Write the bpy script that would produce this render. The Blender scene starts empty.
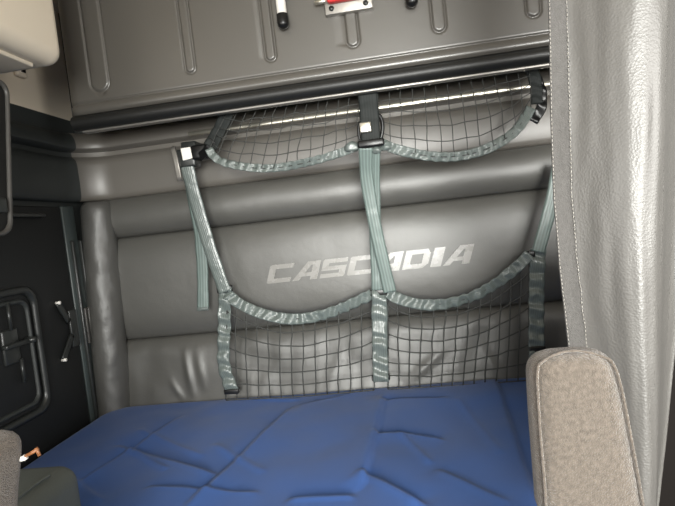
import bpy, bmesh, math, random
from mathutils import Vector, Matrix, noise
random.seed(4)
C = bpy.context.scene.collection
R = math.radians

# ------------------------------------------------------------------ camera
CAM = Vector((0.0, 0.0, 1.48)); YAW, PITCH, ROLL, F = R(7.0), R(3.0), R(6.5), 520.0
Fw = Vector((-math.sin(YAW)*math.cos(PITCH), math.cos(YAW)*math.cos(PITCH), -math.sin(PITCH)))
R0 = Fw.cross(Vector((0, 0, 1))).normalized(); U0 = R0.cross(Fw)
Rt = math.cos(ROLL)*R0 - math.sin(ROLL)*U0; Up = math.cos(ROLL)*U0 + math.sin(ROLL)*R0

def P(px, py, Y=None, X=None, Z=None):
    """world point seen at photo pixel (px,py) on the plane y=Y, x=X or z=Z"""
    d = Fw*F + Rt*(px-337.5) + Up*(253-py)
    if Y is not None: t = (Y-CAM.y)/d.y
    elif X is not None: t = (X-CAM.x)/d.x
    else: t = (Z-CAM.z)/d.z
    return CAM + d*t

cd = bpy.data.cameras.new('camera'); cam = bpy.data.objects.new('camera', cd); C.objects.link(cam)
cam.matrix_world = Matrix(((Rt.x, Up.x, -Fw.x, CAM.x), (Rt.y, Up.y, -Fw.y, CAM.y), (Rt.z, Up.z, -Fw.z, CAM.z), (0, 0, 0, 1)))
cd.sensor_width = 36; cd.lens = 36*F/675; cd.clip_start = 0.02
bpy.context.scene.camera = cam

# --------------------------------------------------------------- materials
def lin(c):
    c = c/255.0
    return c/12.92 if c <= 0.04045 else ((c+0.055)/1.055)**2.4

def mat(name, rgb, rough=0.6, spec=0.5, bump=None, var=None, metallic=0.0, sheen=0.0, voro=None, stripes=None, roughvar=None):
    m = bpy.data.materials.new(name); m.use_nodes = True
    nt = m.node_tree; N = nt.nodes; L = nt.links
    b = N['Principled BSDF']
    col = tuple(lin(c) for c in rgb) + (1,)
    b.inputs['Base Color'].default_value = col
    b.inputs['Roughness'].default_value = rough
    b.inputs['Specular IOR Level'].default_value = spec
    b.inputs['Metallic'].default_value = metallic
    if sheen:
        b.inputs['Sheen Weight'].default_value = sheen
        b.inputs['Sheen Roughness'].default_value = 0.4
    tc = N.new('ShaderNodeTexCoord')
    if var:
        n = N.new('ShaderNodeTexNoise'); n.inputs['Scale'].default_value = var[0]; n.inputs['Detail'].default_value = 5
        L.new(tc.outputs['Object'], n.inputs['Vector'])
        mx = N.new('ShaderNodeMixRGB'); a = var[1]
        mx.inputs[1].default_value = tuple(c*(1-a) for c in col[:3]) + (1,)
        mx.inputs[2].default_value = tuple(min(1, c*(1+a)) for c in col[:3]) + (1,)
        L.new(n.outputs['Fac'], mx.inputs[0]); L.new(mx.outputs[0], b.inputs['Base Color'])
    if roughvar:
        n = N.new('ShaderNodeTexNoise'); n.inputs['Scale'].default_value = roughvar[0]
        L.new(tc.outputs['Object'], n.inputs['Vector'])
        mr = N.new('ShaderNodeMapRange'); mr.inputs[3].default_value = rough-roughvar[1]; mr.inputs[4].default_value = rough+roughvar[1]
        L.new(n.outputs['Fac'], mr.inputs[0]); L.new(mr.outputs[0], b.inputs['Roughness'])
    prev = None
    def addbump(sock, strength, dist):
        nonlocal prev
        bp = N.new('ShaderNodeBump'); bp.inputs['Strength'].default_value = strength; bp.inputs['Distance'].default_value = dist
        L.new(sock, bp.inputs['Height'])
        if prev: L.new(prev, bp.inputs['Normal'])
        prev = bp.outputs['Normal']; L.new(prev, b.inputs['Normal'])
    if bump:
        n = N.new('ShaderNodeTexNoise'); n.inputs['Scale'].default_value = bump[0]; n.inputs['Detail'].default_value = 4
        L.new(tc.outputs['Object'], n.inputs['Vector']); addbump(n.outputs['Fac'], bump[1], bump[2] if len(bump) > 2 else 0.002)
    if voro:
        n = N.new('ShaderNodeTexVoronoi'); n.inputs['Scale'].default_value = voro[0]
        L.new(tc.outputs['Object'], n.inputs['Vector']); addbump(n.outputs['Distance'], voro[1], 0.0015)
    if stripes:   # woven ribs running along a webbing (uses the ribbon's own UV, u across the width)
        w = N.new('ShaderNodeTexWave'); w.inputs['Scale'].default_value = stripes[0]
        L.new(tc.outputs['UV'], w.inputs['Vector'])
        mx = N.new('ShaderNodeMixRGB')
        mx.inputs[1].default_value = tuple(c*(1-stripes[1]) for c in col[:3]) + (1,)
        mx.inputs[2].default_value = tuple(min(1, c*(1+stripes[1])) for c in col[:3]) + (1,)
        L.new(w.outputs['Fac'], mx.inputs[0]); L.new(mx.outputs[0], b.inputs['Base Color'])
        addbump(w.outputs['Fac'], 0.4, 0.001)
    return m

M = {
 'shell':    mat('dark_shell_plastic', (40, 41, 40), 0.75, 0.3, bump=(300, .15)),
 'mould':    mat('moulded_grey_panel', (102, 98, 92), 0.42, 0.9, bump=(500, .08), var=(3, .05)),
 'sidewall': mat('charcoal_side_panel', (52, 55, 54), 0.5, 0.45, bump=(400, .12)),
 'sidedark': mat('black_recess', (30, 31, 31), 0.6, 0.4, bump=(400, .1)),
 'cream':    mat('cream_panel', (226, 214, 194), 0.55, 0.4, bump=(250, .06)),
 'vinyl':    mat('padded_grey_vinyl', (83, 82, 78), 0.45, 0.9, bump=(12, .22, .01), voro=(330, .10), var=(6, .05)),
 'vinyl_r':  mat('bolster_vinyl', (80, 79, 76), 0.46, 0.8, bump=(18, .4, .010), voro=(330, .10)),
 'letters':  mat('silver_lettering', (140, 138, 134), 0.27, 0.6, roughvar=(40, .15)),
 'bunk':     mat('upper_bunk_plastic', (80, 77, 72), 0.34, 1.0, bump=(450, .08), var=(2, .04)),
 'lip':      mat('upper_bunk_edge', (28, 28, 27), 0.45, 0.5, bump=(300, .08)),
 'alu':      mat('aluminium_rail', (225, 220, 205), 0.3, 0.5, metallic=0.9, bump=(30, .1)),
 'net':      mat('net_cord', (64, 65, 63), 0.6, 0.3),
 'web':      mat('webbing_grey_green', (100, 108, 105), 0.28, 0.6, stripes=(2.2, .12), bump=(45, .5, .006)),
 'webdark':  mat('webbing_dark', (36, 39, 38), 0.65, 0.25, stripes=(2.2, .12)),
 'strap':    mat('strap_pale_green_grey', (106, 119, 115), 0.42, 0.5, stripes=(1.3, .2)),
 'black':    mat('black_plastic', (18, 18, 18), 0.35, 0.5),
 'white':    mat('white_enamel', (236, 232, 224), 0.35, 0.5),
 'strip':    mat('grey_green_strip', (66, 74, 73), 0.42, 0.6, bump=(300, .1)),
 'rim':      mat('dull_grey_rim', (72, 70, 67), 0.4, 0.5),
 'steel':    mat('brushed_steel', (150, 146, 140), 0.4, 0.5, metallic=0.6, bump=(80, .1)),
 'red':      mat('red_plastic', (214, 60, 62), 0.4, 0.5),
 'sheet':    mat('navy_cotton_sheet', (62, 96, 160), 0.55, 0.4, bump=(900, .12), var=(5, .05), sheen=0.15),
 'mattress': mat('mattress_ticking', (70, 72, 78), 0.8, 0.2, bump=(200, .1)),
 'curtain':  mat('grey_vinyl_curtain', (92, 90, 87), 0.46, 0.7, voro=(260, .3), bump=(9, .14, .02), var=(12, .05)),
 'velcro':   mat('grey_hook_strip', (92, 90, 88), 0.95, 0.1, bump=(500, .9, .004), var=(160, .2), sheen=.3),
 'thread':   mat('pale_thread', (150, 146, 140), 0.7, 0.3),
 'velour':   mat('beige_velour', (99, 91, 83), 0.9, 0.15, bump=(480, .9, .004), var=(170, .6), sheen=.35),
 'piping':   mat('beige_piping', (146, 133, 122), 0.85, 0.2, bump=(500, .4)),
 'seatdark': mat('dark_grey_seat_vinyl', (84, 88, 84), 0.5, 0.4, bump=(60, .2), voro=(350, .15)),
 'tan':      mat('tan_lever', (138, 90, 56), 0.45, 0.5),
 'brown':    mat('gap_shade_brown', (20, 16, 14), 0.8, 0.15, bump=(200, .1)),
 'floor':    mat('black_rubber_floor', (36, 36, 36), 0.7, 0.3, bump=(120, .3)),
 'clip':     mat('glossy_charcoal', (44, 46, 45), 0.3, 0.55),
}

# ------------------------------------------------------------ mesh helpers
def world_loc(o):
    v = Vector((0, 0, 0))
    while o is not None:
        v += o.location; o = o.parent
    return v

def obj(name, bm, m, parent=None, smooth=True, origin=None):
    """link one mesh object; the bmesh holds world coordinates"""
    me = bpy.data.meshes.new(name)
    bmesh.ops.recalc_face_normals(bm, faces=bm.faces) if not getattr(bm, '_keep', False) else None
    if parent is not None: base = world_loc(parent)
    elif origin is not None: base = Vector(origin)
    else:
        lo = Vector((min(v.co[i] for v in bm.verts) for i in range(3))); hi = Vector((max(v.co[i] for v in bm.verts) for i in range(3)))
        base = Vector(((lo.x+hi.x)/2, (lo.y+hi.y)/2, lo.z))
    for v in bm.verts: v.co -= base
    for f in bm.faces: f.smooth = smooth
    bm.to_mesh(me); bm.free()
    me.materials.append(m)
    o = bpy.data.objects.new(name, me); C.objects.link(o)
    if parent is not None: o.parent = parent
    else: o.location = base
    return o

def sharp(o, deg=35):
    """smooth shading that keeps hard edges"""
    me = o.data
    bm = bmesh.new(); bm.from_mesh(me)
    for e in bm.edges:
        if len(e.link_faces) == 2 and e.calc_face_angle(0) > R(deg): e.smooth = False
    bm.to_mesh(me); bm.free()
    return o

def thing(name, label, cat, loc, group=None):
    o = bpy.data.objects.new(name, None); C.objects.link(o); o.location = loc
    o.empty_display_size = 0.05
    return tag(o, label, cat, group)

def tag(o, label, cat, group=None):
    o['label'] = label; o['category'] = cat
    if group: o['group'] = group
    return o

def struct(name, bm, m, smooth=False):
    o = obj(name, bm, m, None, smooth); o['kind'] = 'structure'
    return o

def box(bm, lo, hi, bev=0.0, seg=2):
    lo, hi = Vector(lo), Vector(hi)
    r = bmesh.ops.create_cube(bm, size=1)
    for v in r['verts']:
        v.co = Vector(((lo[i]+hi[i])/2 + v.co[i]*(hi[i]-lo[i]) for i in range(3)))
    if bev:
        es = list({e for v in r['verts'] for e in v.link_edges})
        bmesh.ops.bevel(bm, geom=es, offset=bev, segments=seg, profile=0.5, affect='EDGES')
    return bm

def B(): return bmesh.new()

def smooth_line(pts, n=6):
    pts = [Vector(p) for p in pts]
    if len(pts) < 3: return pts if n < 2 else [pts[0].lerp(pts[-1], i/(n*2)) for i in range(n*2+1)]
    ext = [pts[0]*2-pts[1]] + pts + [pts[-1]*2-pts[-2]]
    out = []
    for i in range(1, len(ext)-2):
        p0, p1, p2, p3 = ext[i-1:i+3]
        for k in range(n):
            t = k/n
            out.append(0.5*((2*p1) + (p2-p0)*t + (2*p0-5*p1+4*p2-p3)*t*t + (3*p1-p0-3*p2+p3)*t**3))
    out.append(pts[-1]); return out

def tube(bm, pts, r, sides=6, caps=True, rfun=None):
    pts = [Vector(p) for p in pts]; rings = []
    n = len(pts); prevn = None
    for i, p in enumerate(pts):
        t = (pts[min(i+1, n-1)] - pts[max(i-1, 0)]).normalized()
        if prevn is None:
            a = Vector((0, 0, 1)) if abs(t.z) < 0.9 else Vector((1, 0, 0))
            nn = t.cross(a).normalized()
        else:
            nn = (prevn - t*prevn.dot(t)).normalized()
        prevn = nn; bb = t.cross(nn)
        rr = rfun(i/(n-1)) if rfun else r
        rings.append([bm.verts.new(p + rr*(math.cos(2*math.pi*k/sides)*nn + math.sin(2*math.pi*k/sides)*bb)) for k in range(sides)])
    for a, b in zip(rings, rings[1:]):
        for k in range(sides):
            bm.faces.new((a[k], a[(k+1) % sides], b[(k+1) % sides], b[k]))
    if caps:
        bm.faces.new(rings[0][::-1]); bm.faces.new(rings[-1])
    return bm

def ribbon(bm, pts, width, thick=0.003, amp=0.0, period=0.03, n=8, nrm=Vector((0, -1, 0)), across=6, cup=0.0, ph=0.0, twist=0.0):
    """a flat webbing strap along pts, facing nrm; amp ripples it along its length"""
    uvl = bm.loops.layers.uv.verify()
    line = smooth_line(pts, n)
    # resample evenly
    L = [0]
    for a, b in zip(line, line[1:]): L.append(L[-1]+(b-a).length)
    step = 0.006 if amp else 0.015
    cnt = max(4, int(L[-1]/step)); res = []
    j = 0
    for i in range(cnt+1):
        s = L[-1]*i/cnt
        while j < len(L)-2 and L[j+1] < s: j += 1
        t = (s-L[j])/max(1e-9, L[j+1]-L[j]); res.append((line[j].lerp(line[j+1], t), s))
    front, back = [], []
    for i, (p, s) in enumerate(res):
        t = (res[min(i+1, cnt)][0]-res[max(i-1, 0)][0]).normalized()
        nn = (nrm - t*nrm.dot(t)).normalized()
        side = t.cross(nn).normalized()
        ang = twist*math.sin(s*9+ph); side = (side*math.cos(ang)+nn*math.sin(ang)); nn2 = side.cross(t).normalized()
        if nn2.dot(nn) < 0: nn2 = -nn2
        fr, bk = [], []
        for k in range(across+1):
            w = (k/across-0.5)
            rip = 0
            if amp:
                q = noise.noise(Vector((s*22+ph*7, w*1.5, ph)))
                rip = amp*(math.sin(2*math.pi*s/period + 1.4*w + 2.4*q + ph) + 0.9*q)
            q = p + side*w*width*(1+0.10*(noise.noise(Vector((s*14, ph, 3)))) if amp else 1) + nn2*(rip + cup*(0.25-w*w)*4)
            fr.append((bm.verts.new(q+nn2*thick/2), w+0.5, s)); bk.append((bm.verts.new(q-nn2*thick/2), w+0.5, s))
        front.append(fr); back.append(bk)
    def quad(*vs):
        f = bm.faces.new([v[0] for v in vs])
        for lp, v in zip(f.loops, vs): lp[uvl].uv = (v[1], v[2])
    for i in range(cnt):
        for k in range(across):
            quad(front[i][k], front[i][k+1], front[i+1][k+1], front[i+1][k])
            quad(back[i][k], back[i+1][k], back[i+1][k+1], back[i][k+1])
        quad(front[i][0], front[i+1][0], back[i+1][0], back[i][0])
        quad(front[i][across], back[i][across], back[i+1][across], front[i+1][across])
    for row in (0, cnt):
        for k in range(across): quad(front[row][k], back[row][k], back[row][k+1], front[row][k+1])
    return bm

def grid(bm, nu, nv, fn):
    vs = [[bm.verts.new(fn(i/nu, j/nv)) for j in range(nv+1)] for i in range(nu+1)]
    for i in range(nu):
        for j in range(nv):
            bm.faces.new((vs[i][j], vs[i+1][j], vs[i+1][j+1], vs[i][j+1]))
    return vs

def slab(bm, nu, nv, fn, depth, nrm):
    """grid surface closed with a back `depth` along -nrm: a solid panel"""
    a = grid(bm, nu, nv, fn); off = -nrm*depth
    b = grid(bm, nu, nv, lambda u, v: Vector(fn(u, v)) + off)
    for i in range(nu):
        for j in (0, nv): bm.faces.new((a[i][j], a[i+1][j], b[i+1][j], b[i][j]))
    for j in range(nv):
        for i in (0, nu): bm.faces.new((a[i][j], a[i][j+1], b[i][j+1], b[i][j]))
    return bm

def prism(bm, poly, axis_vec):
    """closed prism over a planar polygon (list of Vectors)"""
    a = [bm.verts.new(p) for p in poly]; b = [bm.verts.new(Vector(p)+axis_vec) for p in poly]
    n = len(poly)
    bm.faces.new(a); bm.faces.new(b[::-1])
    for i in range(n): bm.faces.new((a[i], b[i], b[(i+1) % n], a[(i+1) % n]))
    return bm

def rrect(w, h, r, n=5):
    out = []
    for cx, cy, a0 in ((w/2-r, h/2-r, 0), (-w/2+r, h/2-r, 90), (-w/2+r, -h/2+r, 180), (w/2-r, -h/2+r, 270)):
        for k in range(n+1):
            a = R(a0+90*k/n); out.append((cx+r*math.cos(a), cy+r*math.sin(a)))
    return out

def ss(a, b, x):
    t = max(0, min(1, (x-a)/(b-a))); return t*t*(3-2*t)

# ------------------------------------------------------------- dimensions
XL, XR = -1.32, 1.32           # side walls
YW = 2.10                      # rear wall surface
ZC = 2.50                      # ceiling
ZB = 0.835                     # top of the bed

# ------------------------------------------------------------------ shell
struct('floor', box(B(), (XL-.06, -1.3, -.06), (XR+.06, YW+.06, 0)), M['floor'])
struct('ceiling', box(B(), (XL-.06, -0.5, ZC), (XR+.06, YW+.06, ZC+.06)), M['cream'])
struct('wall_back', box(B(), (XL-.06, YW, 0), (XR+.06, YW+.06, ZC)), M['sidewall'])
wl = box(B(), (XL-.06, 0.6, 0), (XL, YW, 2.045)); struct('wall_left', wl, M['sidewall'])
struct('wall_right', box(B(), (XR, 0.6, 0), (XR+.06, YW, ZC)), M['sidewall'])

# cream upper lining of the left wall
o = struct('trim_1', box(B(), (XL-.06, 0.6, 2.045), (XL, YW, ZC)), M['cream'])

# moulded grey panel: a ledge with a recess beneath, running along the left wall and round into the rear wall
Z1 = P(300, 174, Y=2.05).z      # seam over the bolster roll
Z2 = P(300, 217, Y=2.05).z
Z3 = P(300, 326, Y=2.05).z
ZR = P(300, 118, Y=2.04).z      # aluminium rail
print('Z', Z1, Z2, Z3, ZR)
path = [Vector((XL, 0.62, 0)), ]
rc = 0.17
path = [(Vector((XL, y, 0)), Vector((1, 0, 0))) for y in (0.62, 0.9, 1.2, 1.5, YW-rc)]
for k in range(1, 13):
    a = R(180-90*k/12)
    c = Vector((XL+rc, YW-rc, 0))
    path.append((c+Vector((math.cos(a), math.sin(a), 0))*rc, Vector((-math.cos(a), -math.sin(a), 0))))
path += [(Vector((x, YW, 0)), Vector((0, -1, 0))) for x in (-.9, -.6, -.3, 0, .3, .6, .9, XR-.005)]
prof = [(0.0, Z1-.004), (.022, Z1-.004), (.034, Z1+.004), (.040, Z1+.02), (.042, Z1+.07), (.040, ZR-.075), (.034, ZR-.055), (.020, ZR-.044), (.006, ZR-.034),
        (.004, ZR-.016), (.040, ZR-.012), (.050, ZR-.005), (.052, ZR+.01), (.046, ZR+.03), (.030, ZR+.05), (.012, ZR+.062), (0, ZR+.066)]
bm = B(); rows = []
for p, n in path:
    rows.append([bm.verts.new(p + n*d + Vector((0, 0, z))) for d, z in prof])
for a, b in zip(rows, rows[1:]):
    for k in range(len(prof)-1): bm.faces.new((a[k], b[k], b[k+1], a[k+1]))
NS = 8                       # left wall rings, their shade put in as charcoal; the rear run stays grey
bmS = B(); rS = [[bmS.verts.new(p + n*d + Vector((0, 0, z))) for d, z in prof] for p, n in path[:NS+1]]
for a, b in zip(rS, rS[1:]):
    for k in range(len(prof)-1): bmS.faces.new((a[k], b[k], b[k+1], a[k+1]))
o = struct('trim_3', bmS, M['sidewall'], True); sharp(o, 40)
bmesh.ops.delete(bm, geom=[v for r in rows[:NS] for v in r], context='VERTS')
o = struct('trim_2', bm, M['mould'], True); sharp(o, 40)

# ------------------------------------------------ padded rear wall panel
XP0 = P(107, 330, Y=2.05).x; XP1 = XR-.005
pad = thing('padded_wall_panel', 'grey vinyl padded rear wall panel with a roll and large raised silver word', 'wall panel', (0, YW, 0.60))

def edge(u, w=0.03): return min(1.0, math.sqrt(max(0, 1-(1-min(1, u/w))**2))) if u < w else (edge(1-u, w) if u > 1-w else 1.0)
WX = XP1-XP0
def roll_fn(u, v):
    x = XP0+u*WX; z = Z2+v*(Z1-Z2)
    b = math.sqrt(max(0, 1-(2*v-1)**2))
    y = YW-.012-.062*b*edge(u, .02)
    y += .004*noise.noise(Vector((x*4, z*6, 2)))
    return Vector((x, y, z))
def logo_y(x, z):
    v = (z-Z3)/(Z2-Z3); u = (x-XP0)/WX
    b = (1-abs(2*v-1)**3.2)**0.6 if 0 < v < 1 else 0
    return YW-.012-.048*b*edge(max(0, min(1, u)), .025) + .004*noise.noise(Vector((x*3, z*5, 7)))
def logo_fn(u, v):
    x = XP0+u*WX; z = Z3+v*(Z2-Z3); return Vector((x, logo_y(x, z), z))
ZL0 = 0.66
wr = [(P(184, 352, Y=2.03), P(196, 398, Y=2.03), .011, .014), (P(172, 380, Y=2.03), P(186, 400, Y=2.03), .007, .012), (P(196, 350, Y=2.03), P(207, 392, Y=2.03), .006, .016),
      (P(410, 378, Y=2.03), P(448, 346, Y=2.03), .008, .018), (P(262, 385, Y=2.03), P(290, 350, Y=2.03), .004, .02), (P(330, 380, Y=2.03), P(345, 345, Y=2.03), .004, .02), (P(500, 375, Y=2.03), P(480, 345, Y=2.03), .004, .02)]
def seg_d(x, z, a, b):
    ax, az, bx, bz = a.x, a.z, b.x, b.z
    dx, dz = bx-ax, bz-az; L2 = dx*dx+dz*dz
    t = max(0, min(1, ((x-ax)*dx+(z-az)*dz)/L2))
    px, pz = ax+t*dx, az+t*dz
    s = ((x-ax)*dz-(z-az)*dx)
    return math.hypot(x-px, z-pz), (1 if s > 0 else -1), t
def low_fn(u, v):
    x = XP0+u*WX; z = ZL0+v*(Z3-ZL0)
    t = 1-v                                   # 0 at the seam
    b = math.sqrt(max(0, 1-(1-min(1, t/.16))**2))
    y = YW-.012-(.036+.070*t)*b*edge(u, .02)
    for a, bb, h, w in wr:
        d, s, tt = seg_d(x, z, a, bb)
        if d < w*3: y -= h*math.exp(-(d/w)**2)*math.sin(math.pi*min(1, tt*.9+.1))
    y += .008*noise.noise(Vector((x*5, z*7, 4))) + .003*noise.noise(Vector((x*16, z*9, 9)))
    return Vector((x, y, z))
nY = Vector((0, -1, 0))
def pad_part(name, fn, nu, nv):
    bm = B()
    a = grid(bm, nu, nv, fn)
    ring = [a[i][0] for i in range(nu+1)] + [a[nu][j] for j in range(1, nv+1)] + [a[i][nv] for i in range(nu-1, -1, -1)] + [a[0][j] for j in range(nv-1, 0, -1)]
    back = [bm.verts.new((v.co.x, YW-.001, v.co.z)) for v in ring]
    for i in range(len(ring)):
        k = (i+1) % len(ring); bm.faces.new((ring[i], ring[k], back[k], back[i]))
    return obj(name, bm, M['vinyl'], pad)
pad_part('bolster_roll', roll_fn, 120, 24)
logo = pad_part('upper_pad', logo_fn, 140, 60)
pad_part('lower_pad', low_fn, 320, 70)

# raised lettering, eight wide slanted capitals
def q(*pts): return list(pts)
GL = {
 'C': [q((.06, 0), (1, 0), (1, .24), (.0, .24), (0, .06)), q((0, .2), (.27, .2), (.27, .8), (0, .8)), q((0, .76), (1, .76), (1, 1), (.06, 1), (0, .94))],
 'A': [q((-.04, 0), (.24, 0), (.74, 1), (.46, 1)), q((.70, 0), (1, 0), (1, 1), (.70, 1)), q((.56, .8), (.72, .8), (.72, 1), (.56, 1)), q((.25, .2), (.72, .2), (.72, .4), (.35, .4))],
 'S': [q((0, 0), (.94, 0), (1, .06), (1, .22), (0, .22)), q((.74, .2), (1, .2), (1, .6), (.74, .6)), q((0, .39), (1, .39), (1, .61), (0, .61)), q((0, .5), (.26, .5), (.26, .8), (0, .8)), q((0, .78), (1, .78), (1, 1), (.06, 1), (0, .94))],
 'D': [q((0, 0), (.8, 0), (1, .24), (0, .24)), q((0, .2), (.27, .2), (.27, .8), (0, .8)), q((.73, .2), (1, .2), (1, .8), (.73, .8)), q((0, .76), (1, .76), (.86, 1), (0, 1))],
 'I': [q((0, 0), (1, 0), (1, 1), (0, 1))],
}
la = P(267, 283.5, Y=2.045); lb = P(476, 262.5, Y=2.045)
caph = (P(300, 262, Y=2.045)-P(300, 280, Y=2.045)).length
word = 'CASCADIA'; wd = {'I': .42}; gap = .11
tot = sum(wd.get(c, 1) for c in word) + gap*(len(word)-1)
shear = 0.36*caph
cell = (lb.x-la.x-shear)/tot
bm = B(); xx = la.x; zb = (la.z+lb.z)/2
for ch in word:
    w = wd.get(ch, 1)*cell
    for poly in GL[ch]:
        pts = []
        # subdivide polygon edges so that it follows the pad
        cx = sum(p[0] for p in poly)/len(poly); cz = sum(p[1] for p in poly)/len(poly)
        world = []
        for (a, b) in poly:
            X = xx + a*w + shear*b; Zz = zb + b*caph
            world.append((X, Zz))
        top = [bm.verts.new((X, logo_y(X, Zz)-.0045, Zz)) for X, Zz in world]
        bot = [bm.verts.new((X, logo_y(X, Zz)+.004, Zz)) for X, Zz in world]
        bm.faces.new(top); bm.faces.new(bot[::-1])
        for i in range(len(top)):
            k = (i+1) % len(top); bm.faces.new((top[i], bot[i], bot[k], top[k]))
    xx += w+gap*cell
lt = obj('lettering', bm, M['letters'], logo, smooth=False)
lt['label'] = 'raised silver slanted capital letters'

# vertical padded bolster in the rear left corner
ct = P(91, 205, Y=2.0); cb = P(112, 412, Y=2.0)
def col_r(t): return 0.062 + .004*noise.noise(Vector((t*9, 1, 1)))
bm = B()
pts = [Vector((ct.x, 2.045, Z1-.012)).lerp(Vector((cb.x, 2.005, 0.66)), i/60) for i in range(61)]
tube(bm, pts, .062, 28, True, lambda t: (.066+.006*t) * (min(1, .75+ (t/.02)*.25) if t < .02 else 1))
for v in bm.verts:
    n = noise.noise(Vector((v.co.x*20, v.co.y*20, v.co.z*9)))*.004 + noise.noise(Vector((v.co.x*50, v.co.y*50, v.co.z*26)))*.0025
    v.co.y -= n; v.co.x += n
cbo = obj('corner_bolster', bm, M['vinyl_r'])
tag(cbo, 'tall upright grey padded roll in the rear corner left of the padded wall', 'bolster')

# --------------------------------------------------------------- the bed
low = thing('lower_bunk', 'lower bunk platform and mattress beneath the navy blue sheet', 'bunk', (0, 1.6, 0))
XB0 = -1.285; YB0 = 1.06; XB1 = 1.25; YB1 = 2.03
obj('platform', box(B(), (XL+.01, YB0+.04, 0), (XR-.01, 2.0, .56), .01), M['shell'], low)
obj('mattress', box(B(), (XB0+.02, YB0+.02, .56), (XB1-.02, YB1-.015, ZB-.022), .05, 5), M['mattress'], low)

def zp(px, py): v = P(px, py, Z=ZB); return (v.x, v.y)
cre = [  # (a, b, ridge height, width, step)
 (zp(189, 506), zp(290, 408), .006, .016, .004), (zp(80, 482), zp(178, 419), .005, .015, .004), (zp(383, 399), zp(361, 484), .007, .013, .008),
 (zp(376, 432), zp(440, 438), .006, .013, .004), (zp(383, 401), zp(445, 399), .004, .012, .003), (zp(495, 380), zp(535, 505), .006, .012, .006),
 (zp(364, 474), zp(420, 504), .010, .018, .006), (zp(118, 446), zp(212, 474), .007, .018, .004), (zp(150, 489), zp(255, 492), .005, .014, .003),
 (zp(135, 452), zp(165, 470), .006, .014, .0), (zp(400, 434), zp(430, 462), .005, .016, .0), (zp(140, 430), zp(200, 455), .004, .018, .0),
 (zp(235, 400), zp(300, 398), .004, .016, .0), (zp(440, 470), zp(505, 500), .005, .018, .003), (zp(290, 500), zp(352, 498), .007, .016, .003),
 (zp(458, 400), zp(500, 452), .004, .018, .0), (zp(215, 445), zp(262, 470), .004, .02, .0), (zp(300, 405), zp(360, 392), .003, .014, .002),
 (zp(60, 470), zp(100, 500), .005, .015, .003)]
def sheet_h(x, y):
    h = .010*noise.noise(Vector((x*3.2, y*3.6, 1))) + .004*noise.noise(Vector((x*9, y*8, 5)))
    for a, b, rh, w, st in cre:
        dx, dy = b[0]-a[0], b[1]-a[1]; L2 = dx*dx+dy*dy
        t = ((x-a[0])*dx+(y-a[1])*dy)/L2; tc = max(0, min(1, t))
        d = math.hypot(x-a[0]-tc*dx, y-a[1]-tc*dy)
        if d < .12:
            s = ((x-a[0])*dy-(y-a[1])*dx)/math.sqrt(L2)
            env = ss(-.12, .1, t)*(1-ss(.9, 1.12, t))
            h += 1.15*env*(rh*math.exp(-(d/(.62*w))**2) + st*(1 if s > 0 else -1)*math.exp(-(d/.05)**2)*(1-math.exp(-(d/.008)**2)))
    return h
def sheet_fn(u, v):
    # rounded rectangle plan, edges dropping over the mattress sides
    x = XB0-.06 + u*(XB1-XB0+.12); y = YB0-.06 + v*(YB1-YB0+.10)
    # distance inside the rounded outline
    r = .13
    ex = max(XB0+r-x, x-(XB1-r), 0); ey = max(YB0+r-y, y-(YB1-r), 0)
    d = r-math.hypot(ex, ey) if (ex > 0 and ey > 0) else r-max(ex, ey)
    if ex == 0 and ey == 0: d = r
    z = ZB + sheet_h(x, y)*ss(0, .08, d)
    if d < .05: z -= .05*(1-math.sqrt(max(0, 1-((.05-max(d, 0))/.05)**2)))
    if d < 0:
        k = -d
        z = ZB-.05-k*2.2
        # pull the overhang back under to hang straight
        cx = min(max(x, XB0+r), XB1-r); cy = min(max(y, YB0+r), YB1-r)
        L = math.hypot(x-cx, y-cy)
        if L > 1e-6:
            f = (r+.004*math.sin((x+y)*40))/L; x = cx+(x-cx)*f; y = cy+(y-cy)*f
    return Vector((x, y, z))
bm = B(); grid(bm, 330, 130, sheet_fn)
sh = obj('bed_sheet', bm, M['sheet'])
so = sh.modifiers.new('thickness', 'SOLIDIFY'); so.thickness = .003; so.offset = -1
tag(sh, 'navy blue creased bed sheet covering the mattress below the padded wall', 'bed sheet')

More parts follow.
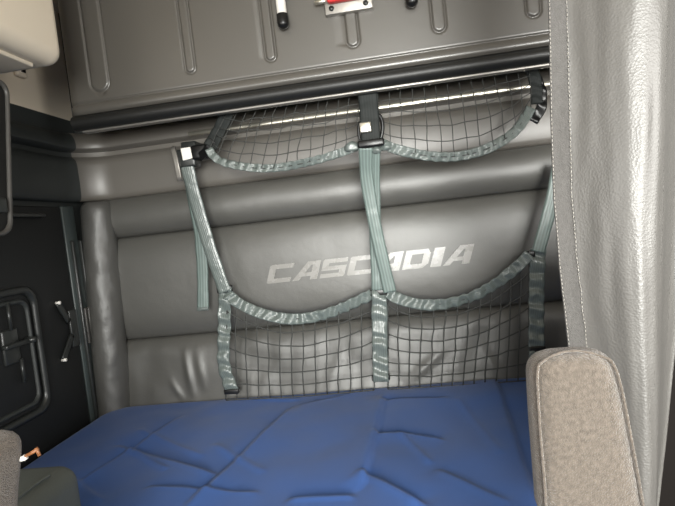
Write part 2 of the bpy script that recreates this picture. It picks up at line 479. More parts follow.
# ------------------------------------------------------------- upper bunk
YF = 1.75
bunk = thing('upper_bunk', 'grey folded upper bunk with vertical grooves above the cargo nets', 'bunk', (0, YF+.1, P(300, 100, Y=YF).z))
xl = P(68, 120, Y=YF).x; xr = XR-.03
ZLIP = (P(84, 129, Y=YF).z + P(550, 61, Y=YF).z)/2      # lowest edge
ZG = (P(110, 100, Y=YF).z + P(548, 33, Y=YF).z)/2       # horizontal groove
ZT = 2.44
print('bunk', xl, ZLIP, ZG)
slots = []
for pxl, pxr, pyb in ((90, 109, 92), (185, 194, 73), (265, 275, 61), (346, 359, 47), (432, 446, 32), (526, 541, 17)):
    pl = P(pxl, pyb-10, Y=YF); pr = P(pxr, pyb-10, Y=YF); pb = P((pxl+pxr)/2, pyb, Y=YF)
    slots.append(((pl.x+pr.x)/2, max(.018, (pr.x-pl.x)/2), pb.z))
def face_y(x, z):
    y = YF
    for cx, hw, zb in slots:
        if abs(x-cx) < hw+.03 and z > zb-.03:
            zc = zb+hw
            d = abs(math.hypot(x-cx, min(0, z-zc))-hw) if z < zc else abs(abs(x-cx)-hw)
            ins = (math.hypot(x-cx, min(0, z-zc)) < hw) if z < zc else abs(x-cx) < hw
            y += .007*math.exp(-(d/.0034)**2)
            if ins: y -= .0012*(1-math.exp(-(d/.005)**2))
    y += .006*math.exp(-((z-ZG)/.0045)**2)
    if z < ZG: y -= .004
    # left edge rounds back
    e = x-xl
    if e < .05: y += .05*(1-math.sqrt(max(0, 1-((.05-e)/.05)**2)))
    return y
xs = []; x = xl
while x < xr:
    xs.append(x)
    near = any(abs(x-cx) < hw+.02 for cx, hw, zb in slots) or x-xl < .06
    x += .0025 if near else .02
xs.append(xr)
zs = []; z = ZG-.035
while z < ZT:
    zs.append(z)
    near = abs(z-ZG) < .015 or any(abs(z-zb-hw) < hw+.012 for cx, hw, zb in slots)
    z += .003 if near else .015
zs.append(ZT)
bm = B()
g = [[bm.verts.new((x, face_y(x, z), z)) for z in zs] for x in xs]
for i in range(len(xs)-1):
    for j in range(len(zs)-1): bm.faces.new((g[i][j], g[i+1][j], g[i+1][j+1], g[i][j+1]))
ring = [g[i][0] for i in range(len(xs))] + [g[-1][j] for j in range(1, len(zs))] + [g[i][-1] for i in range(len(xs)-2, -1, -1)] + [g[0][j] for j in range(len(zs)-2, 0, -1)]
bk = [bm.verts.new((v.co.x, YF+.16, v.co.z)) for v in ring]
for i in range(len(ring)):
    k = (i+1) % len(ring); bm.faces.new((ring[i], ring[k], bk[k], bk[i]))
bm.faces.new(bk)
obj('panel', bm, M['bunk'], bunk)
# rounded lower edge: bulges to the front, then turns under
bm = B(); zt = ZG-.0352
prof = []
H = zt-ZLIP
for k in range(0, 19):
    a = R(90-190*k/18)
    prof.append((YF+.022-.030*math.cos(a)*1.0 - (.004 if k == 0 else 0), ZLIP+H*.5+H*.5*math.sin(a)))
prof = [(YF+.012, zt)] + prof[1:] + [(YF+.06, ZLIP+.006), (YF+.158, ZLIP+.03), (YF+.158, zt)]
for x0 in (0,):
    n = 40; rows = [[bm.verts.new((xl+.012+(xr-xl-.012)*i/n, y, z)) for y, z in prof] for i in range(n+1)]
    for a, b in zip(rows, rows[1:]):
        for k in range(len(prof)): bm.faces.new((a[k], a[(k+1) % len(prof)], b[(k+1) % len(prof)], b[k]))
    bm.faces.new(rows[0]); bm.faces.new(rows[-1][::-1])
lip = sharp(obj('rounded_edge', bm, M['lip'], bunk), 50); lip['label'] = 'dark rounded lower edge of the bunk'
# thin pale strip under the edge
a = P(84, 130, Y=YF+.05); 
st = obj('edge_strip', box(B(), (xl+.03, YF+.028, ZLIP-.006), (xr, YF+.06, ZLIP+.004), .002), M['steel'], bunk)

# white rods with black rounded end caps
def rod(px, pyb, pxt):
    e = P(px, pyb, Y=YF-.035); r = .0185
    top = Vector((e.x, YF-.03, ZT-.06))
    c0 = Vector((e.x, YF-.03, e.z+r))
    o = obj('support_rod', tube(B(), [c0+Vector((0, 0, .02)), top], r*.86, 20), M['white'], bunk)
    o['label'] = 'white round rod'
    b = B(); pts = []; rr = []
    for k in range(9):
        a = R(-90+90*k/8); pts.append(c0+Vector((0, 0, r*math.sin(a)))); rr.append(max(.0005, r*1.05*math.cos(a)))
    pts += [c0+Vector((0, 0, .028)), c0+Vector((0, 0, .030))]; rr += [r*1.05, r*.9]
    n = len(pts)-1
    tube(b, pts, r, 20, True, lambda t: rr[int(round(t*n))])
    cpo = obj('end_cap', b, M['black'], o); cpo['label'] = 'glossy black rounded end cap'
    # clip that holds the rod on the bunk
    obj('clip', box(B(), (e.x-.028, YF-.05, ZT-.12), (e.x+.028, YF+.002, ZT-.09), .006), M['black'], o)
rod(283.5, 28.5, 0); rod(412.5, 6.5, 0)

# latch: steel plate with screws and a red handle
pa = P(326, 17, Y=YF-.01); pb2 = P(373, 7, Y=YF-.01)
x0, x1, z0 = pa.x, pb2.x, P(328, 16.5, Y=YF-.01).z
pl = obj('latch_plate', box(B(), (x0, YF-.022, z0), (x1, YF+.002, z0+.10), .003), M['steel'], bunk); pl['label'] = 'brushed steel latch plate'
zr = z0+.030
rd = obj('latch_handle', box(B(), (x0+.012, YF-.05, zr), (x1-.02, YF-.020, zr+.055), .008, 3), M['red'], pl); rd['label'] = 'red latch handle'
for sx, dz in ((x0+.022, .018), (x1-.022, .018)):
    b = B(); tube(b, [Vector((sx, YF-.0262, z0+dz)), Vector((sx, YF-.02, z0+dz))], .0085, 16); obj('screw', b, M['clip'], pl)
b = B(); tube(b, [Vector((x0-.03, YF-.03, zr+.012)), Vector((x0+.02, YF-.03, zr+.012))], .007, 12); obj('latch_pin', b, M['alu'], pl)

# ---------------------------------------------------------- aluminium rail
xa = P(188, 133, Y=2.04).x
bm = B(); box(bm, (xa, YW-.064, ZR-.009), (XR-.03, YW-.046, ZR+.008), .003)
tag(sharp(obj('rail', bm, M['alu'])), 'thin bright aluminium rail along the rear wall behind the upper net', 'rail')

# -------------------------------------------------------------- cargo nets
def poly_at(pts, u):
    L = [0]
    for a, b in zip(pts, pts[1:]): L.append(L[-1]+(b-a).length)
    s = u*L[-1]
    for i in range(len(pts)-1):
        if s <= L[i+1] or i == len(pts)-2:
            return pts[i].lerp(pts[i+1], (s-L[i])/max(1e-9, L[i+1]-L[i]))
def net_bay(top, bot, ncol, nrow, r, bulge, jit=.004, seed=0, us=None, sagrow=0.0):
    """knotted cord mesh between a top line and a bottom line; cords as thin tubes"""
    top = smooth_line(top, 8); bot = smooth_line(bot, 8)
    bm = B()
    def pt(u, v):
        p = poly_at(top, u).lerp(poly_at(bot, u), v)
        p = p + Vector((0, -bulge*math.sin(math.pi*u)**.7*math.sin(math.pi*min(1, v*.85+.08)), 0))
        return p
    def jt(i, j):
        return Vector((noise.noise(Vector((i*3.7, j*2.3, seed+.5))), 0, noise.noise(Vector((i*2.1, j*3.9, seed+9.5)))))*jit
    G = [[pt(i/ncol, j/nrow)+(jt(i, j) if 0 < j < nrow else Vector()) for j in range(nrow+1)] for i in range(ncol+1)]
    for i in range(ncol+1):
        tube(bm, smooth_line(G[i], 3), r, 5)
    for j in range(nrow+1):
        line = [G[i][j] for i in range(ncol+1)]
        tube(bm, smooth_line(line, 3), r, 5)
    for i in range(1, ncol):
        for j in range(1, nrow):
            m4 = Matrix.Translation(G[i][j]); bmesh.ops.create_icosphere(bm, subdivisions=1, radius=r*1.7, matrix=m4)
    return bm

YU = 1.86
un = thing('cargo_net', 'upper dark cord safety net of two sagging bays below the grooved bunk', 'cargo net', (0, YU, P(340, 165, Y=YU).z), 'cargo nets on the rear wall')
def PU(*l, Y=YU): return [P(x, y, Y=Y) for x, y in l]
b1b = PU((209, 149), (216, 158), (226, 163), (245, 167), (265, 168.5), (285, 167), (305, 163), (330, 156.5), (357, 147), Y=YU-.02)
b2b = PU((379, 142), (392, 148), (410, 153), (430, 156.5), (452, 157), (475, 153), (497, 144), (516, 130), (531, 108), Y=YU-.02)
o = obj('net_mesh', net_bay(PU((228, 112.5), (290, 104), (360, 94)), b1b, 13, 5, .0017, .03, .010, 1), M['net'], un)
o = obj('net_mesh', net_bay(PU((378, 91), (450, 80), (529, 68)), b2b, 13, 5, .0017, .03, .006, 2), M['net'], un)
obj('edge_webbing', ribbon(B(), [p+Vector((0, -.006, 0)) for p in b1b], .030, .003, .0035, .034, ph=1.3, twist=.5), M['web'], un)
obj('edge_webbing', ribbon(B(), [p+Vector((0, -.006, 0)) for p in b2b], .034, .003, .0035, .036, ph=2.7, twist=.4), M['web'], un)
obj('top_cord', tube(B(), smooth_line(PU((226, 112), (290, 103.5), (368, 92.5), (450, 80), (534, 67)), 8), .004, 8), M['webdark'], un)
# left hanger strap, centre hanger and right hanger
obj('hanger_strap', ribbon(B(), PU((228, 110), (221, 127), (210, 147)), .05, .004, .002, .05, ph=.4), M['webdark'], un)
obj('hanger_strap', ribbon(B(), PU((367, 90), (369, 112), (371, 144), Y=YU-.035), .066, .004, .0012, .06, ph=.9), M['webdark'], un)
obj('hanger_strap', ribbon(B(), PU((531, 66), (536, 85), (537, 104)), .04, .004, .003, .04, ph=2), M['webdark'], un)
# black side loops + pale buckle plate on the centre hanger
bk1 = P(365.5, 127.5, Y=YU-.045)
obj('buckle', box(B(), bk1+Vector((-.020, -.008, -.018)), bk1+Vector((.020, .004, .018)), .004), M['alu'], un)['label'] = 'pale metal buckle plate'
bk2 = P(371, 143, Y=YU-.045)
obj('buckle', box(B(), bk2+Vector((-.046, -.012, -.014)), bk2+Vector((.046, .016, .012)), .006), M['black'], un)['label'] = 'black plastic buckle'
obj('loop', tube(B(), smooth_line(PU((374, 112), (381, 118), (382.5, 130), (379, 143), (373, 147), Y=YU-.02), 6), .007, 8), M['black'], un)
obj('loop', tube(B(), smooth_line(PU((359.5, 122), (358.5, 132), (361, 143), Y=YU-.02), 6), .005, 8), M['black'], un)
obj('hanger_strap', ribbon(B(), PU((533, 72), (541, 90), (541, 108), (533, 122), Y=YU+.03), .034, .004, .004, .05, ph=5), M['black'], un)
# knots of gathered webbing each side of the centre buckle
for px, py, s in ((352, 147, .024), (376, 150, .018), (386, 146, .02)):
    b = B(); c = P(px, py, Y=YU-.03)
    bmesh.ops.create_icosphere(b, subdivisions=3, radius=s, matrix=Matrix.Translation(c))
    for v in b.verts:
        d = v.co-c; v.co = c + Vector((d.x*1.1, d.y*.6, d.z*.75))*(1+.35*noise.noise(v.co*55))
    obj('gathered_webbing', b, M['web'], un)

# lower net
YN = 1.945
ln = thing('cargo_net', 'lower cord cargo net of two pockets hung on pale straps above the blue sheet', 'cargo net', (0, YN, ZB), 'cargo nets on the rear wall')
def PL(*l, Y=YN): return [P(x, y, Y=Y) for x, y in l]
t1 = PL((227, 293), (240, 303), (258, 311.5), (278, 317), (297, 318.5), (318, 315.5), (338, 309.5), (356, 301.5), (372, 294), Y=YN-.01)
t2 = PL((388, 292), (398, 298), (415, 303), (433, 304.5), (455, 301.5), (478, 293.5), (500, 280), (517, 266), (529, 254), Y=YN-.01)
bt1 = PL((226, 400), (300, 396), (374, 390)); bt2 = PL((388, 389), (455, 385), (529, 380))
for a in (bt1, bt2):
    for p in a: p.z = max(p.z, ZB-.03); p.y = YN
obj('net_mesh', net_bay(t1, bt1, 13, 6, .0025, .022, .005, 3), M['net'], ln)
obj('net_mesh', net_bay(t2, bt2, 13, 7, .0025, .022, .005, 4), M['net'], ln)
obj('edge_webbing', ribbon(B(), [p+Vector((0, -.010, 0)) for p in t1], .042, .003, .0046, .044, ph=.2, twist=.35), M['web'], ln)
obj('edge_webbing', ribbon(B(), [p+Vector((0, -.010, 0)) for p in t2], .042, .003, .0046, .044, ph=1.9, twist=.35), M['web'], ln)
obj('side_webbing', ribbon(B(), PL((225.5, 286), (224.5, 310), (224, 340), (223.5, 362), (228, 380), (233, 391), Y=YN-.015), .050, .003, .0062, .055, ph=.6), M['web'], ln)
obj('side_webbing', ribbon(B(), PL((379, 286), (379.5, 315), (380, 350), (381, 382), Y=YN-.02), .058, .003, .0062, .060, ph=3.1), M['web'], ln)
obj('side_webbing', ribbon(B(), PL((538, 248), (537, 280), (536.5, 315), (536.5, 378), Y=YN-.015), .054, .003, .0062, .055, ph=1.1), M['web'], ln)
def sl(pts, w, ph, name='strap', Y=None, m='strap'):
    o = obj(name, ribbon(B(), pts, w, .003, .0008, .3, ph=ph, cup=.003), M[m], ln); o['label'] = 'pale grey-green woven strap'; return o
# left strap with hanging tail
sl([P(187, 166, Y=1.90), P(197, 205, Y=1.915), P(210, 248, Y=1.92), P(225, 292, Y=YN-.02)], .050, .3, m='web')
o = sl([P(188, 168, Y=1.915), P(194.5, 205, Y=1.94), P(200, 235, Y=1.955), P(202.5, 270, Y=1.965), P(203, 309, Y=1.965)], .046, .8)
o['label'] = 'loose pale strap tail hanging straight down'
obj('tail_fold', box(B(), P(203, 309, Y=1.965)+Vector((-.024, -.006, -.006)), P(203, 309, Y=1.965)+Vector((.024, .006, .008)), .003), M['web'], o)
# centre straps: one striped crossing to the right, one straight behind it
sl([P(365.5, 148, Y=YU-.05), P(367, 180, Y=1.86), P(376, 230, Y=1.89), P(390, 292, Y=YN-.03)], .046, .5)
sl([P(374, 148, Y=YU-.03), P(374, 185, Y=1.88), P(375.5, 235, Y=1.91), P(377.5, 290, Y=YN-.02)], .044, 1.4)
sl([P(560, 160, Y=1.93), P(552, 200, Y=1.93), P(538, 252, Y=YN-.02)], .046, 2.2)
# black anchors at the strap joints
for px, py, w, h in ((225, 289, .03, .014), (379, 292, .034, .012), (530, 254, .016, .012), (381, 377, .034, .012), (232, 391, .03, .01), (537, 349, .03, .012)):
    c = P(px, py, Y=YN-.008); c.z = max(c.z, ZB+.012+h)
    obj('anchor', box(B(), c+Vector((-w, -.012, -h)), c+Vector((w, .012, h)), .004), M['black'], ln)
# left buckle with white plate, curved grey side bracket and black clip
Yb = 1.90
c = P(187, 158, Y=Yb)
bu = obj('buckle', box(B(), c+Vector((-.040, -.008, -.035)), c+Vector((.034, .05, .035)), .008), M['clip'], ln); bu['label'] = 'dark buckle on the left strap'
c = P(186.5, 153.5, Y=Yb-.012); b = B()
poly = [P(180.5, 148.5, Y=Yb-.016), P(190, 147, Y=Yb-.016), P(192.5, 158, Y=Yb-.016), P(183, 160.5, Y=Yb-.016)]
prism(b, poly, Vector((0, .01, 0))); w = obj('buckle_plate', b, M['white'], bu, smooth=False); w['label'] = 'bright white plate'
obj('side_bracket', ribbon(B(), [P(172.5, 147, Y=Yb), P(175, 156, Y=Yb-.01), P(177.5, 168, Y=Yb-.01), P(180, 181, Y=Yb)], .018, .008, 0), M['steel'], bu)
c = P(200, 152, Y=Yb)
obj('clip', box(B(), c+Vector((-.032, -.016, -.028)), c+Vector((.030, .05, .026)), .008), M['black'], bu)
obj('clip', ribbon(B(), [P(199, 158, Y=Yb-.01), P(207, 150, Y=1.87), P(213, 140, Y=YU)], .03, .004, .001, .04), M['black'], bu)
# bracket that carries the buckle on the rear wall
c = P(191, 150, Y=1.97); obj('wall_bracket', box(B(), (c.x-.03, Yb+.045, c.z-.03), (c.x+.03, YW-.030, c.z+.03), .005), M['clip'], bu)

# ---------------------------------------------------- left: side panels
# built on the left wall plane x = XL
def SL(px, py, d=0.0): return P(px, py, X=XL+d)
def wall_poly(pts, x0, x1):
    b = B(); prism(b, [Vector((x0, p[0], p[1])) for p in pts], Vector((x1-x0, 0, 0))); return b
hatch = thing('access_hatch', 'black side hatch with recessed latch tub on the left wall', 'hatch', (XL, 1.6, 0.85))
a = SL(46, 345); 
yz = lambda px, py: (SL(px, py).y, SL(px, py).z)
zt, zb_ = SL(70, 208).z, 0.60
y1 = SL(68, 300).y; y0 = 1.22
def frame_loop(yc, zc, w, h, r): return [(yc+p[0], zc+p[1]) for p in rrect(w, h, r, 6)]
# door leaf
leaf = box(B(), (XL+.001, y0, zb_), (XL+.022, y1, zt), .006); obj('leaf', leaf, M['sidedark'], hatch)
# tub: outer ring, inner ring, and deep pan
p1 = yz(33, 350); top = SL(30, 288).z; bot = SL(40, 408).z
tw = .34; yc = p1[0]-tw/2; zc = (top+bot)/2; th = top-bot
print('tub', yc, zc, th, y1, zt)
def ring_frame(yc, zc, w, h, r, t, xh, x0):
    """raised rounded frame: torus-like sweep"""
    loop = frame_loop(yc, zc, w, h, r); b = B(); rows = []
    n = len(loop)
    for i, (y, z) in enumerate(loop):
        d = Vector((0, y-yc, z-zc)).normalized()
        rows.append([b.verts.new(Vector((x0+xh*max(0, math.sin(a)), y, z)) + Vector((0, d.y, d.z))*t*math.cos(a)) for a in [math.pi*k/8 for k in range(9)]])
    for i in range(n):
        A, Bq = rows[i], rows[(i+1) % n]
        for k in range(8): b.faces.new((A[k], A[k+1], Bq[k+1], Bq[k]))
        b.faces.new((A[8], A[0], Bq[0], Bq[8]))
    return b
rf = obj('outer_frame', ring_frame(yc, zc, tw, th, .05, .016, .018, XL+.022), M['clip'], hatch)
obj('inner_frame', ring_frame(yc, zc, tw-.075, th-.07, .035, .010, .014, XL+.022), M['sidewall'], hatch)
obj('tub_pan', box(B(), (XL+.020, yc-tw/2+.04, zc-th/2+.035), (XL+.026, yc+tw/2-.04, zc+th/2-.035), .002), M['sidedark'], hatch)
lc = Vector((XL+.03, SL(14, 345, .03).y, SL(14, 345, .03).z))
lat = obj('latch', box(B(), (XL+.022, lc.y-.05, lc.z-.06), (XL+.036, lc.y+.02, lc.z+.055), .006), M['clip'], hatch)
obj('lever', box(B(), (XL+.032, lc.y-.06, lc.z-.006), (XL+.055, lc.y+.045, lc.z+.010), .005), M['clip'], lat)
obj('rod', tube(B(), [Vector((XL+.036, lc.y-.01, lc.z+.05)), Vector((XL+.036, lc.y-.01, lc.z+.14))], .006, 10), M['clip'], lat)
obj('rod', tube(B(), [Vector((XL+.036, lc.y+.015, lc.z-.13)), Vector((XL+.036, lc.y+.015, lc.z-.05))], .006, 10), M['clip'], lat)
obj('knob', tube(B(), [Vector((XL+.03, lc.y+.05, lc.z+.004)), Vector((XL+.07, lc.y+.05, lc.z+.004))], .010, 12), M['clip'], lat)
for px, py in ((35, 312), (41, 366)):
    q_ = SL(px, py, .026); b = B(); tube(b, [Vector((XL+.022, q_.y, q_.z)), Vector((XL+.030, q_.y, q_.z))], .0045, 12); obj('screw', b, M['alu'], hatch)

# folding bracket with two arms and pale rivets
br = thing('bracket', 'small dark folding bracket with two pale rivets beside the black hatch', 'bracket', (XL+.02, SL(66, 330).y, SL(66, 330).z))
X2 = XL+.03
def arm(p, q, w, name):
    a = P(*p, X=X2); c2 = P(*q, X=X2)
    b = B(); ribbon(b, [a, c2], w, .008, nrm=Vector((1, 0, 0))); return obj(name, b, M['clip'], br)
for p, q_ in (((57.5, 303), (69, 322)), ((63.5, 360), (72, 335))):
    ao = arm(p, q_, .022, 'arm'); a = P(*p, X=X2)
    b = B(); tube(b, [a+Vector((-.006, 0, 0)), a+Vector((.012, 0, 0))], .006, 12); obj('rivet', b, M['white'], ao)
a = P(70, 310, X=X2); c2 = P(72, 348, X=X2)
obj('mount', box(B(), (XL+.0225, a.y-.012, c2.z), (XL+.034, a.y+.03, a.z), .004), M['clip'], br)

# vertical channel strip between hatch and corner roll
ys = SL(82, 330).y
ch = thing('channel_strip', 'narrow black vertical channel strip between hatch and corner roll', 'strip', (XL, ys, 0.72))
ya, yb_ = y1+.012, YW-.11
obj('backing', box(B(), (XL+.001, ya, .64), (XL+.020, yb_, Z1-.02), .006), M['strip'], ch)
for yy in (ya+.02, ya+.075):
    obj('rib', box(B(), (XL+.012, yy, .70), (XL+.032, yy+.014, Z1-.16), .005), M['clip'], ch)
for k in range(2):
    obj('slider', box(B(), (XL+.012, ya+.035+.022*k, SL(80, 345).z), (XL+.036, ya+.047+.022*k, SL(80, 308).z), .003), M['rim'], ch)

# small dark ledge at the top of the hatch
led = box(B(), (XL+.0225, 1.2, SL(20, 216).z-.008), (XL+.04, SL(36, 214).y, SL(20, 216).z+.006), .004)
tag(obj('ledge', led, M['clip']), 'thin dark ledge strip on the left wall above the hatch', 'ledge')

# black rimmed cabinet at the left edge
Yc = 1.32
xi = P(5, 150, Y=Yc).x; zt = P(8, 76, Y=Yc).z; zb_ = P(8, 234, Y=Yc).z
cab = thing('cabinet', 'narrow black wall cabinet with thin grey rim below the cream locker', 'cabinet', (XL, 1.15, zb_))
b = B()
loop = frame_loop(1.09, (zt+zb_)/2, 2*(Yc-1.09), zt-zb_, .035)
kt = P(10, 95, X=xi); kb = P(13, 215, X=xi); slope = (kt.y-kb.y)/(kt.z-kb.z)
loop = [(y+slope*(z-kb.z)+(kb.y-Yc), z) for y, z in loop]
prism(b, [Vector((XL+.023, y, z)) for y, z in loop], Vector((xi-XL-.034, 0, 0)))
obj('body', b, M['black'], cab, smooth=False)
b = B(); rows = []
loop2 = loop
for y, z in loop2:
    d = Vector((0, y-1.09, z-(zt+zb_)/2)).normalized()
    rows.append([b.verts.new(Vector((xi-.010+.008*math.cos(a), y, z))+d*.008*math.sin(a)) for a in [2*math.pi*k/8 for k in range(8)]])
for i in range(len(rows)):
    A, Bq = rows[i], rows[(i+1) % len(rows)]
    for k in range(8): b.faces.new((A[k], A[(k+1) % 8], Bq[(k+1) % 8], Bq[k]))
rm = obj('rim', b, M['rim'], cab); rm['label'] = 'thin grey metal rim'
c = P(3, 205, X=xi); obj('catch', box(B(), (xi-.014, c.y-.02, c.z-.02), (xi+.004, c.y+.012, c.z+.02), .004), M['clip'], cab)

# cream overhead locker at the top left
XKi = -.93
e1 = P(47, 58, X=XKi); zk = e1.z; yk = P(63, 30, X=XKi).y
print('locker', e1, yk)
lk = thing('overhead_locker', 'cream rounded overhead locker at the upper left beside the bunk', 'locker', (XL, 1.2, zk))
b = box(B(), (XL+.001, .64, zk), (XKi, yk, ZC-.002), .045, 6)
obj('body', b, M['cream'], lk)
# flat underside tray with a small dark catch
b = box(B(), (XL+.001, .70, zk-.010), (XKi-.06, yk-.07, zk+.01), .005, 3); obj('underside_tray', b, M['cream'], lk)
c = P(23, 71, X=XL+.02); fx = box(B(), (XL+.001, c.y-.03, c.z-.022), (XL+.022, c.y+.025, c.z+.018), .009, 3)
fo = tag(obj('wall_catch', fx, M['cream']), 'small cream catch with black slot on cream wall under the locker', 'catch')
obj('slot', box(B(), (XL+.0205, c.y-.012, c.z-.006), (XL+.0245, c.y+.010, c.z+.006), .001), M['black'], fo)

# ---------------------------------------------------------------- curtain
def cur_l(z): 
    # left edge px as function of height
    return None
YCU = .97
ptsL = [(547, -60), (549, 0), (551, 100), (554, 200), (560, 270), (569, 350), (580, 430), (590, 510)]
ptsR = [(700, -60), (694, 0), (690, 100), (684, 200), (679, 270), (674, 350), (666, 430), (657, 510)]
def edge_line(pts, Y): 
    l = sorted([(P(x, y, Y=Y).z, P(x, y, Y=Y).x) for x, y in pts]); return l
EL = edge_line(ptsL, YCU); ER = edge_line(ptsR, 1.0)
def interp(l, z):
    if z <= l[0][0]: return l[0][1]
    if z >= l[-1][0]: return l[-1][1]
    for (a, xa), (b, xb) in zip(l, l[1:]):
        if a <= z <= b: return xa+(xb-xa)*(z-a)/(b-a)
def cur(u, v, off=0.0):
    z = .12+v*(ZC-.035-.12)
    x0, x1 = interp(EL, z), interp(ER, z)
    x = x0+(x1-x0)*u
    y = YCU-.07*ss(0, .55, u)+.10*ss(.58, 1, u)
    # soft folds
    y += .008*math.sin(u*9+.4+.5*math.sin(z*1.3))*ss(0, .2, u) + .008*noise.noise(Vector((u*4, z*1.0, 3)))
    y += .003*noise.noise(Vector((u*14, z*6, 8)))
    return Vector((x, y+off, z))
ctn = thing('curtain', 'grey textured vinyl privacy curtain hanging at the right with fuzzy fastener edge', 'curtain', (.42, .95, .12))
bm = B(); grid(bm, 90, 160, cur); cl = obj('cloth', bm, M['curtain'], ctn)
so = cl.modifiers.new('thickness', 'SOLIDIFY'); so.thickness = .003; so.offset = 0
# fastener strip along the left hem
def strip(u, v):
    p = cur(0, v); z = p.z
    w = .0315 + .0015*noise.noise(Vector((z*30, 0, 1)))
    q_ = cur(u*w/.26, v); 
    return Vector((p.x-.002+u*w, min(q_.y, p.y)-.005-.0015*noise.noise(Vector((u*9, z*70, 2))), z))
bm = B(); slab(bm, 10, 600, strip, .0035, Vector((0, -1, 0)))
vs_ = obj('fastener_strip', bm, M['velcro'], ctn); vs_['label'] = 'darker grey fuzzy fastener strip'
for uu in (.03, .95):
    bm = B()
    for k in range(230):
        v0 = .28+k*.0031; a = strip(uu, v0)+Vector((0, -.001, 0)); c2 = strip(uu, v0+.0019)+Vector((0, -.001, 0))
        tube(bm, [a, (a+c2)/2+Vector((0, -.0008, 0)), c2], .0009, 4)
    obj('stitching', bm, M['thread'], vs_)
tag(obj('gap_shade_panel', box(B(), (.43, 1.028, 0), (XR-.01, 1.055, 1.45), .006), M['brown']), 'added dark brown panel for the shaded gap beyond the right edge of the grey curtain', 'panel')  # added panel, its dark colour stands in for the shade of the gap
# ceiling rail for the curtain
tag(obj('curtain_rail', box(B(), (-.1, .86, ZC-.03), (XR-.01, 1.02, ZC-.001), .004), M['clip']), 'dark rail on the ceiling above the grey curtain', 'rail')

# ------------------------------------------------------------------ seats
def loft(sections, close=True):
    """sections: list of (list of Vector) rings"""
    b = B(); rows = [[b.verts.new(p) for p in s] for s in sections]; n = len(rows[0])
    for A, Bq in zip(rows, rows[1:]):
        for k in range(n): b.faces.new((A[k], A[(k+1) % n], Bq[(k+1) % n], Bq[k]))
    b.faces.new(rows[0][::-1]); b.faces.new(rows[-1]); return b

YA = .62
seat = thing('seat', 'beige velour seat showing an upright armrest in front of the grey curtain', 'seat', (.30, YA, 0), 'beige velour seats')
edges = [(-60, 0, 0), (506, 536.5, 650.5), (470, 533.5, 644), (430, 530.5, 636.5), (400, 528.5, 630.5), (380, 527.5, 626), (368, 527.2, 622.5), (362, 527.6, 620), (357, 529.5, 617), (353.5, 533, 612), (351, 539, 604)]
def arm_ring(xl_, xr_, z, tl, depth, y, zl=0, inset=0):
    w = xr_-xl_; pts = []
    for p in rrect(w-inset*2, depth-inset*2, max(.004, min(.026, (depth/2-inset)*.95, (w/2-inset)*.9)), 6):
        f = (p[0]+w/2)/w
        pts.append(Vector((xl_+w/2+p[0], y+depth/2+p[1]*1.0, z+zl*(f-.5)*w)))
    return pts
secs = []
# lower hidden part down to the cushion
tl = None
lowL, lowR = P(536.5, 506, Y=YA), P(650.5, 506, Y=YA)
tilt = -(P(620, 349, Y=YA).z-P(536, 355, Y=YA).z)/(P(620, 349, Y=YA).x-P(536, 355, Y=YA).x)
sec_px = [(a_, b_-6, c_) for a_, b_, c_ in [(506, 536.5, 650.5), (480, 534.5, 646), (455, 532.5, 641.5), (430, 530.5, 636.5), (410, 529.2, 632.8), (392, 528.2, 629), (378, 527.5, 625.5), (370, 527.2, 623.2), (364, 527.6, 621), (359, 528.8, 618.3), (355, 531, 614.8), (352, 534.5, 610), (350, 540, 603), (349, 549, 594)]]
def yprof(i, n): return 0
DEP = .064
fa, fc = P(536.5+13, 512, Y=YA), P(650.5, 505, Y=YA)
for z_ in (.60, .70, .80, .90, 1.0, 1.08):
    secs.append(arm_ring(fa.x, fc.x, z_, 0, DEP, YA))
for i, (py, pl_, pr_) in enumerate(sec_px):
    # ends of the ring follow the photo edge at that height
    a = P(pl_+13, py+12, Y=YA); c2 = P(pr_, py+5, Y=YA)
    zc_ = (a.z+c2.z)/2
    ins = [0]*8+[.001, .003, .007, .012, .019, .028]
    secs.append(arm_ring(a.x, c2.x, zc_, 0, DEP-2*ins[i]*.6, YA+ins[i]*.6, 0))
arm_o = obj('armrest', loft(secs), M['velour'], seat)
def arm_edge(frac, dy):
    pts = []
    for s in secs[4:-3]:
        xs_ = [p.x for p in s]; x0_, x1_ = min(xs_), max(xs_)
        ys_ = min(p.y for p in s)
        pts.append(Vector((x0_+(x1_-x0_)*frac, ys_+dy, s[0].z)))
    return pts
# piped seam round the front face, left side, over the top and down the right side
Lp, Rp = arm_edge(.045, .004), arm_edge(.955, .004)
seam = Lp + [Lp[-1].lerp(Rp[-1], t)+Vector((0, .004+.006*math.sin(math.pi*t), .010*math.sin(math.pi*t))) for t in (.2, .4, .6, .8)] + Rp[::-1]
pp = obj('piping', tube(B(), smooth_line(seam, 5), .0018, 8), M['velour'], arm_o)
obj('cushion', box(B(), (.28, .10, .44), (.80, .70, .61), .05, 4), M['velour'], seat)
obj('pedestal', box(B(), (.36, .18, 0), (.72, .62, .45), .02), M['black'], seat)

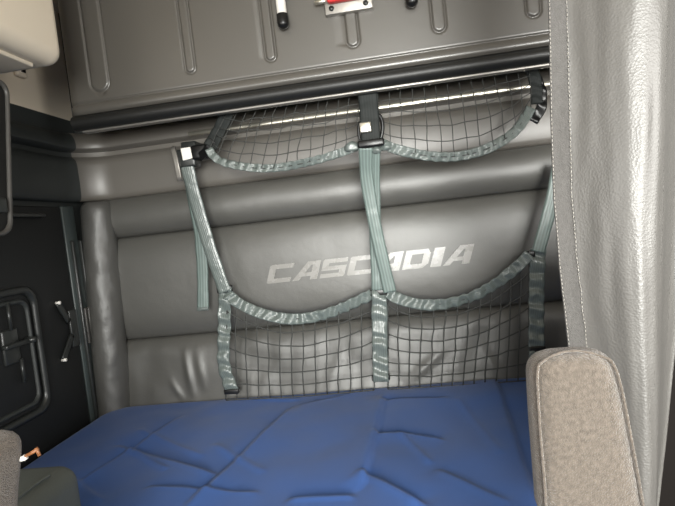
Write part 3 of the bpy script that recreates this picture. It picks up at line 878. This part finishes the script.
# left seat, only the rounded upper corner of its beige armrest shows
YS = .60
s2 = thing('seat', 'beige velour seat whose rounded edge shows at the lower left corner', 'seat', (-.50, YS, 0), 'beige velour seats')
secs2 = []
lw = P(20.5, 506, Y=YS+.075)
for z_ in (.60, .8, 1.0):
    secs2.append(arm_ring(lw.x-.115, lw.x-.004, z_, 0, .085, YS))
for py, pr_, ins in ((506, 17.5, 0), (490, 18.8, 0), (470, 20.5, 0), (452, 21.8, 0), (444, 21.8, .001), (438, 20, .004), (434, 16.5, .008), (432, 11.5, .014), (431, 3, .024)):
    c2 = P(pr_+3.5, py-3, Y=YS+.075); lft = lw.x-.115
    l_ = lft+ins*.8
    secs2.append(arm_ring(l_, c2.x, c2.z, 0, .085-1.2*ins, YS+.6*ins))
a2 = obj('armrest', loft(secs2), M['velour'], s2)
obj('cushion', box(B(), (-1.05, .10, .44), (-.46, .70, .61), .05, 4), M['velour'], s2)
obj('pedestal', box(B(), (-.95, .18, 0), (-.58, .62, .45), .02), M['black'], s2)
# tan lever with a pale collar
c = P(22.5, 458, Y=YS+.07); e = P(26, 456.5, Y=YS+.07); e2 = P(38, 449, Y=YS+.07)
lv = obj('lever', tube(B(), [e+Vector((-.004, 0, -.001)), e2], .0026, 10), M['tan'], s2); lv['label'] = 'tan lever tip'
obj('tip', tube(B(), [e2+Vector((-.003, 0, .002)), e2+Vector((.0012, 0, -.010))], .0024, 10), M['tan'], lv)
co = obj('collar', tube(B(), [c+Vector((-.02, 0, -.004)), c+Vector((.003, 0, 0)), e], .0042, 10), M['white'], lv); co['label'] = 'pale collar'

# dark grey padded cushion in front of the bed
YD = .80
xr_ = P(79, 490, Y=1.0).x; ztop = P(55, 464, Y=1.0).z
print('cushion', xr_, ztop)
cu = thing('side_bolster', 'dark grey vinyl padded bolster with a piped seam near the bed at lower left', 'bolster', (xr_-.15, .9, 0))
b = box(B(), (xr_-.34, YD, .30), (xr_, 1.03, ztop), .045, 6)
for v in b.verts: v.co.z += .012*math.sin((v.co.x-xr_)*9)+.004*noise.noise(v.co*8)
obj('pad', b, M['seatdark'], cu)
obj('base', box(B(), (xr_-.32, YD+.02, 0), (xr_-.02, 1.02, .32), .01), M['black'], cu)
sm = []
for px, py in ((12, 502), (24, 492), (38, 482), (50, 475)):
    p = P(px, py, Z=ztop); p.z = ztop+.0015+.012*math.sin((p.x-xr_)*9)+.004*noise.noise(p*8); sm.append(p)
obj('piping', tube(B(), smooth_line(sm, 6), .003, 8), M['seatdark'], cu)

# --------------------------------------------------------------- lighting
W = bpy.data.worlds.new('daylight'); bpy.context.scene.world = W; W.use_nodes = True
bg = W.node_tree.nodes['Background']; bg.inputs[0].default_value = (1.0, .97, .92, 1); bg.inputs[1].default_value = 0.45
def area(name, loc, target, sx, sy, power, col):
    l = bpy.data.lights.new(name, 'AREA'); l.shape = 'RECTANGLE'; l.size = sx; l.size_y = sy; l.energy = power; l.color = col
    o = bpy.data.objects.new(name, l); C.objects.link(o); o.location = loc
    o.rotation_euler = (Vector(target)-Vector(loc)).to_track_quat('-Z', 'Y').to_euler(); return o
wd = area('windshield_daylight', (0.55, -1.9, 1.62), (0.36, 1.6, 1.4), 1.7, 1.0, 42, (.98, .98, .935))
wd.data.spread = R(67)
area('passenger_window_daylight', (1.45, .05, 1.75), (.2, 1.2, 1.4), .8, .6, 22, (1, .98, .95))
area('driver_window_daylight', (-1.45, -.35, 1.65), (0, -.1, 1.3),   .8, .6, 18, (1, .98, .95))

sc = bpy.context.scene
sc.view_settings.view_transform = 'Standard'; sc.view_settings.look = 'None'
sc.view_settings.exposure = 0.0; sc.view_settings.gamma = 1.0
sc.view_settings.use_curve_mapping = False
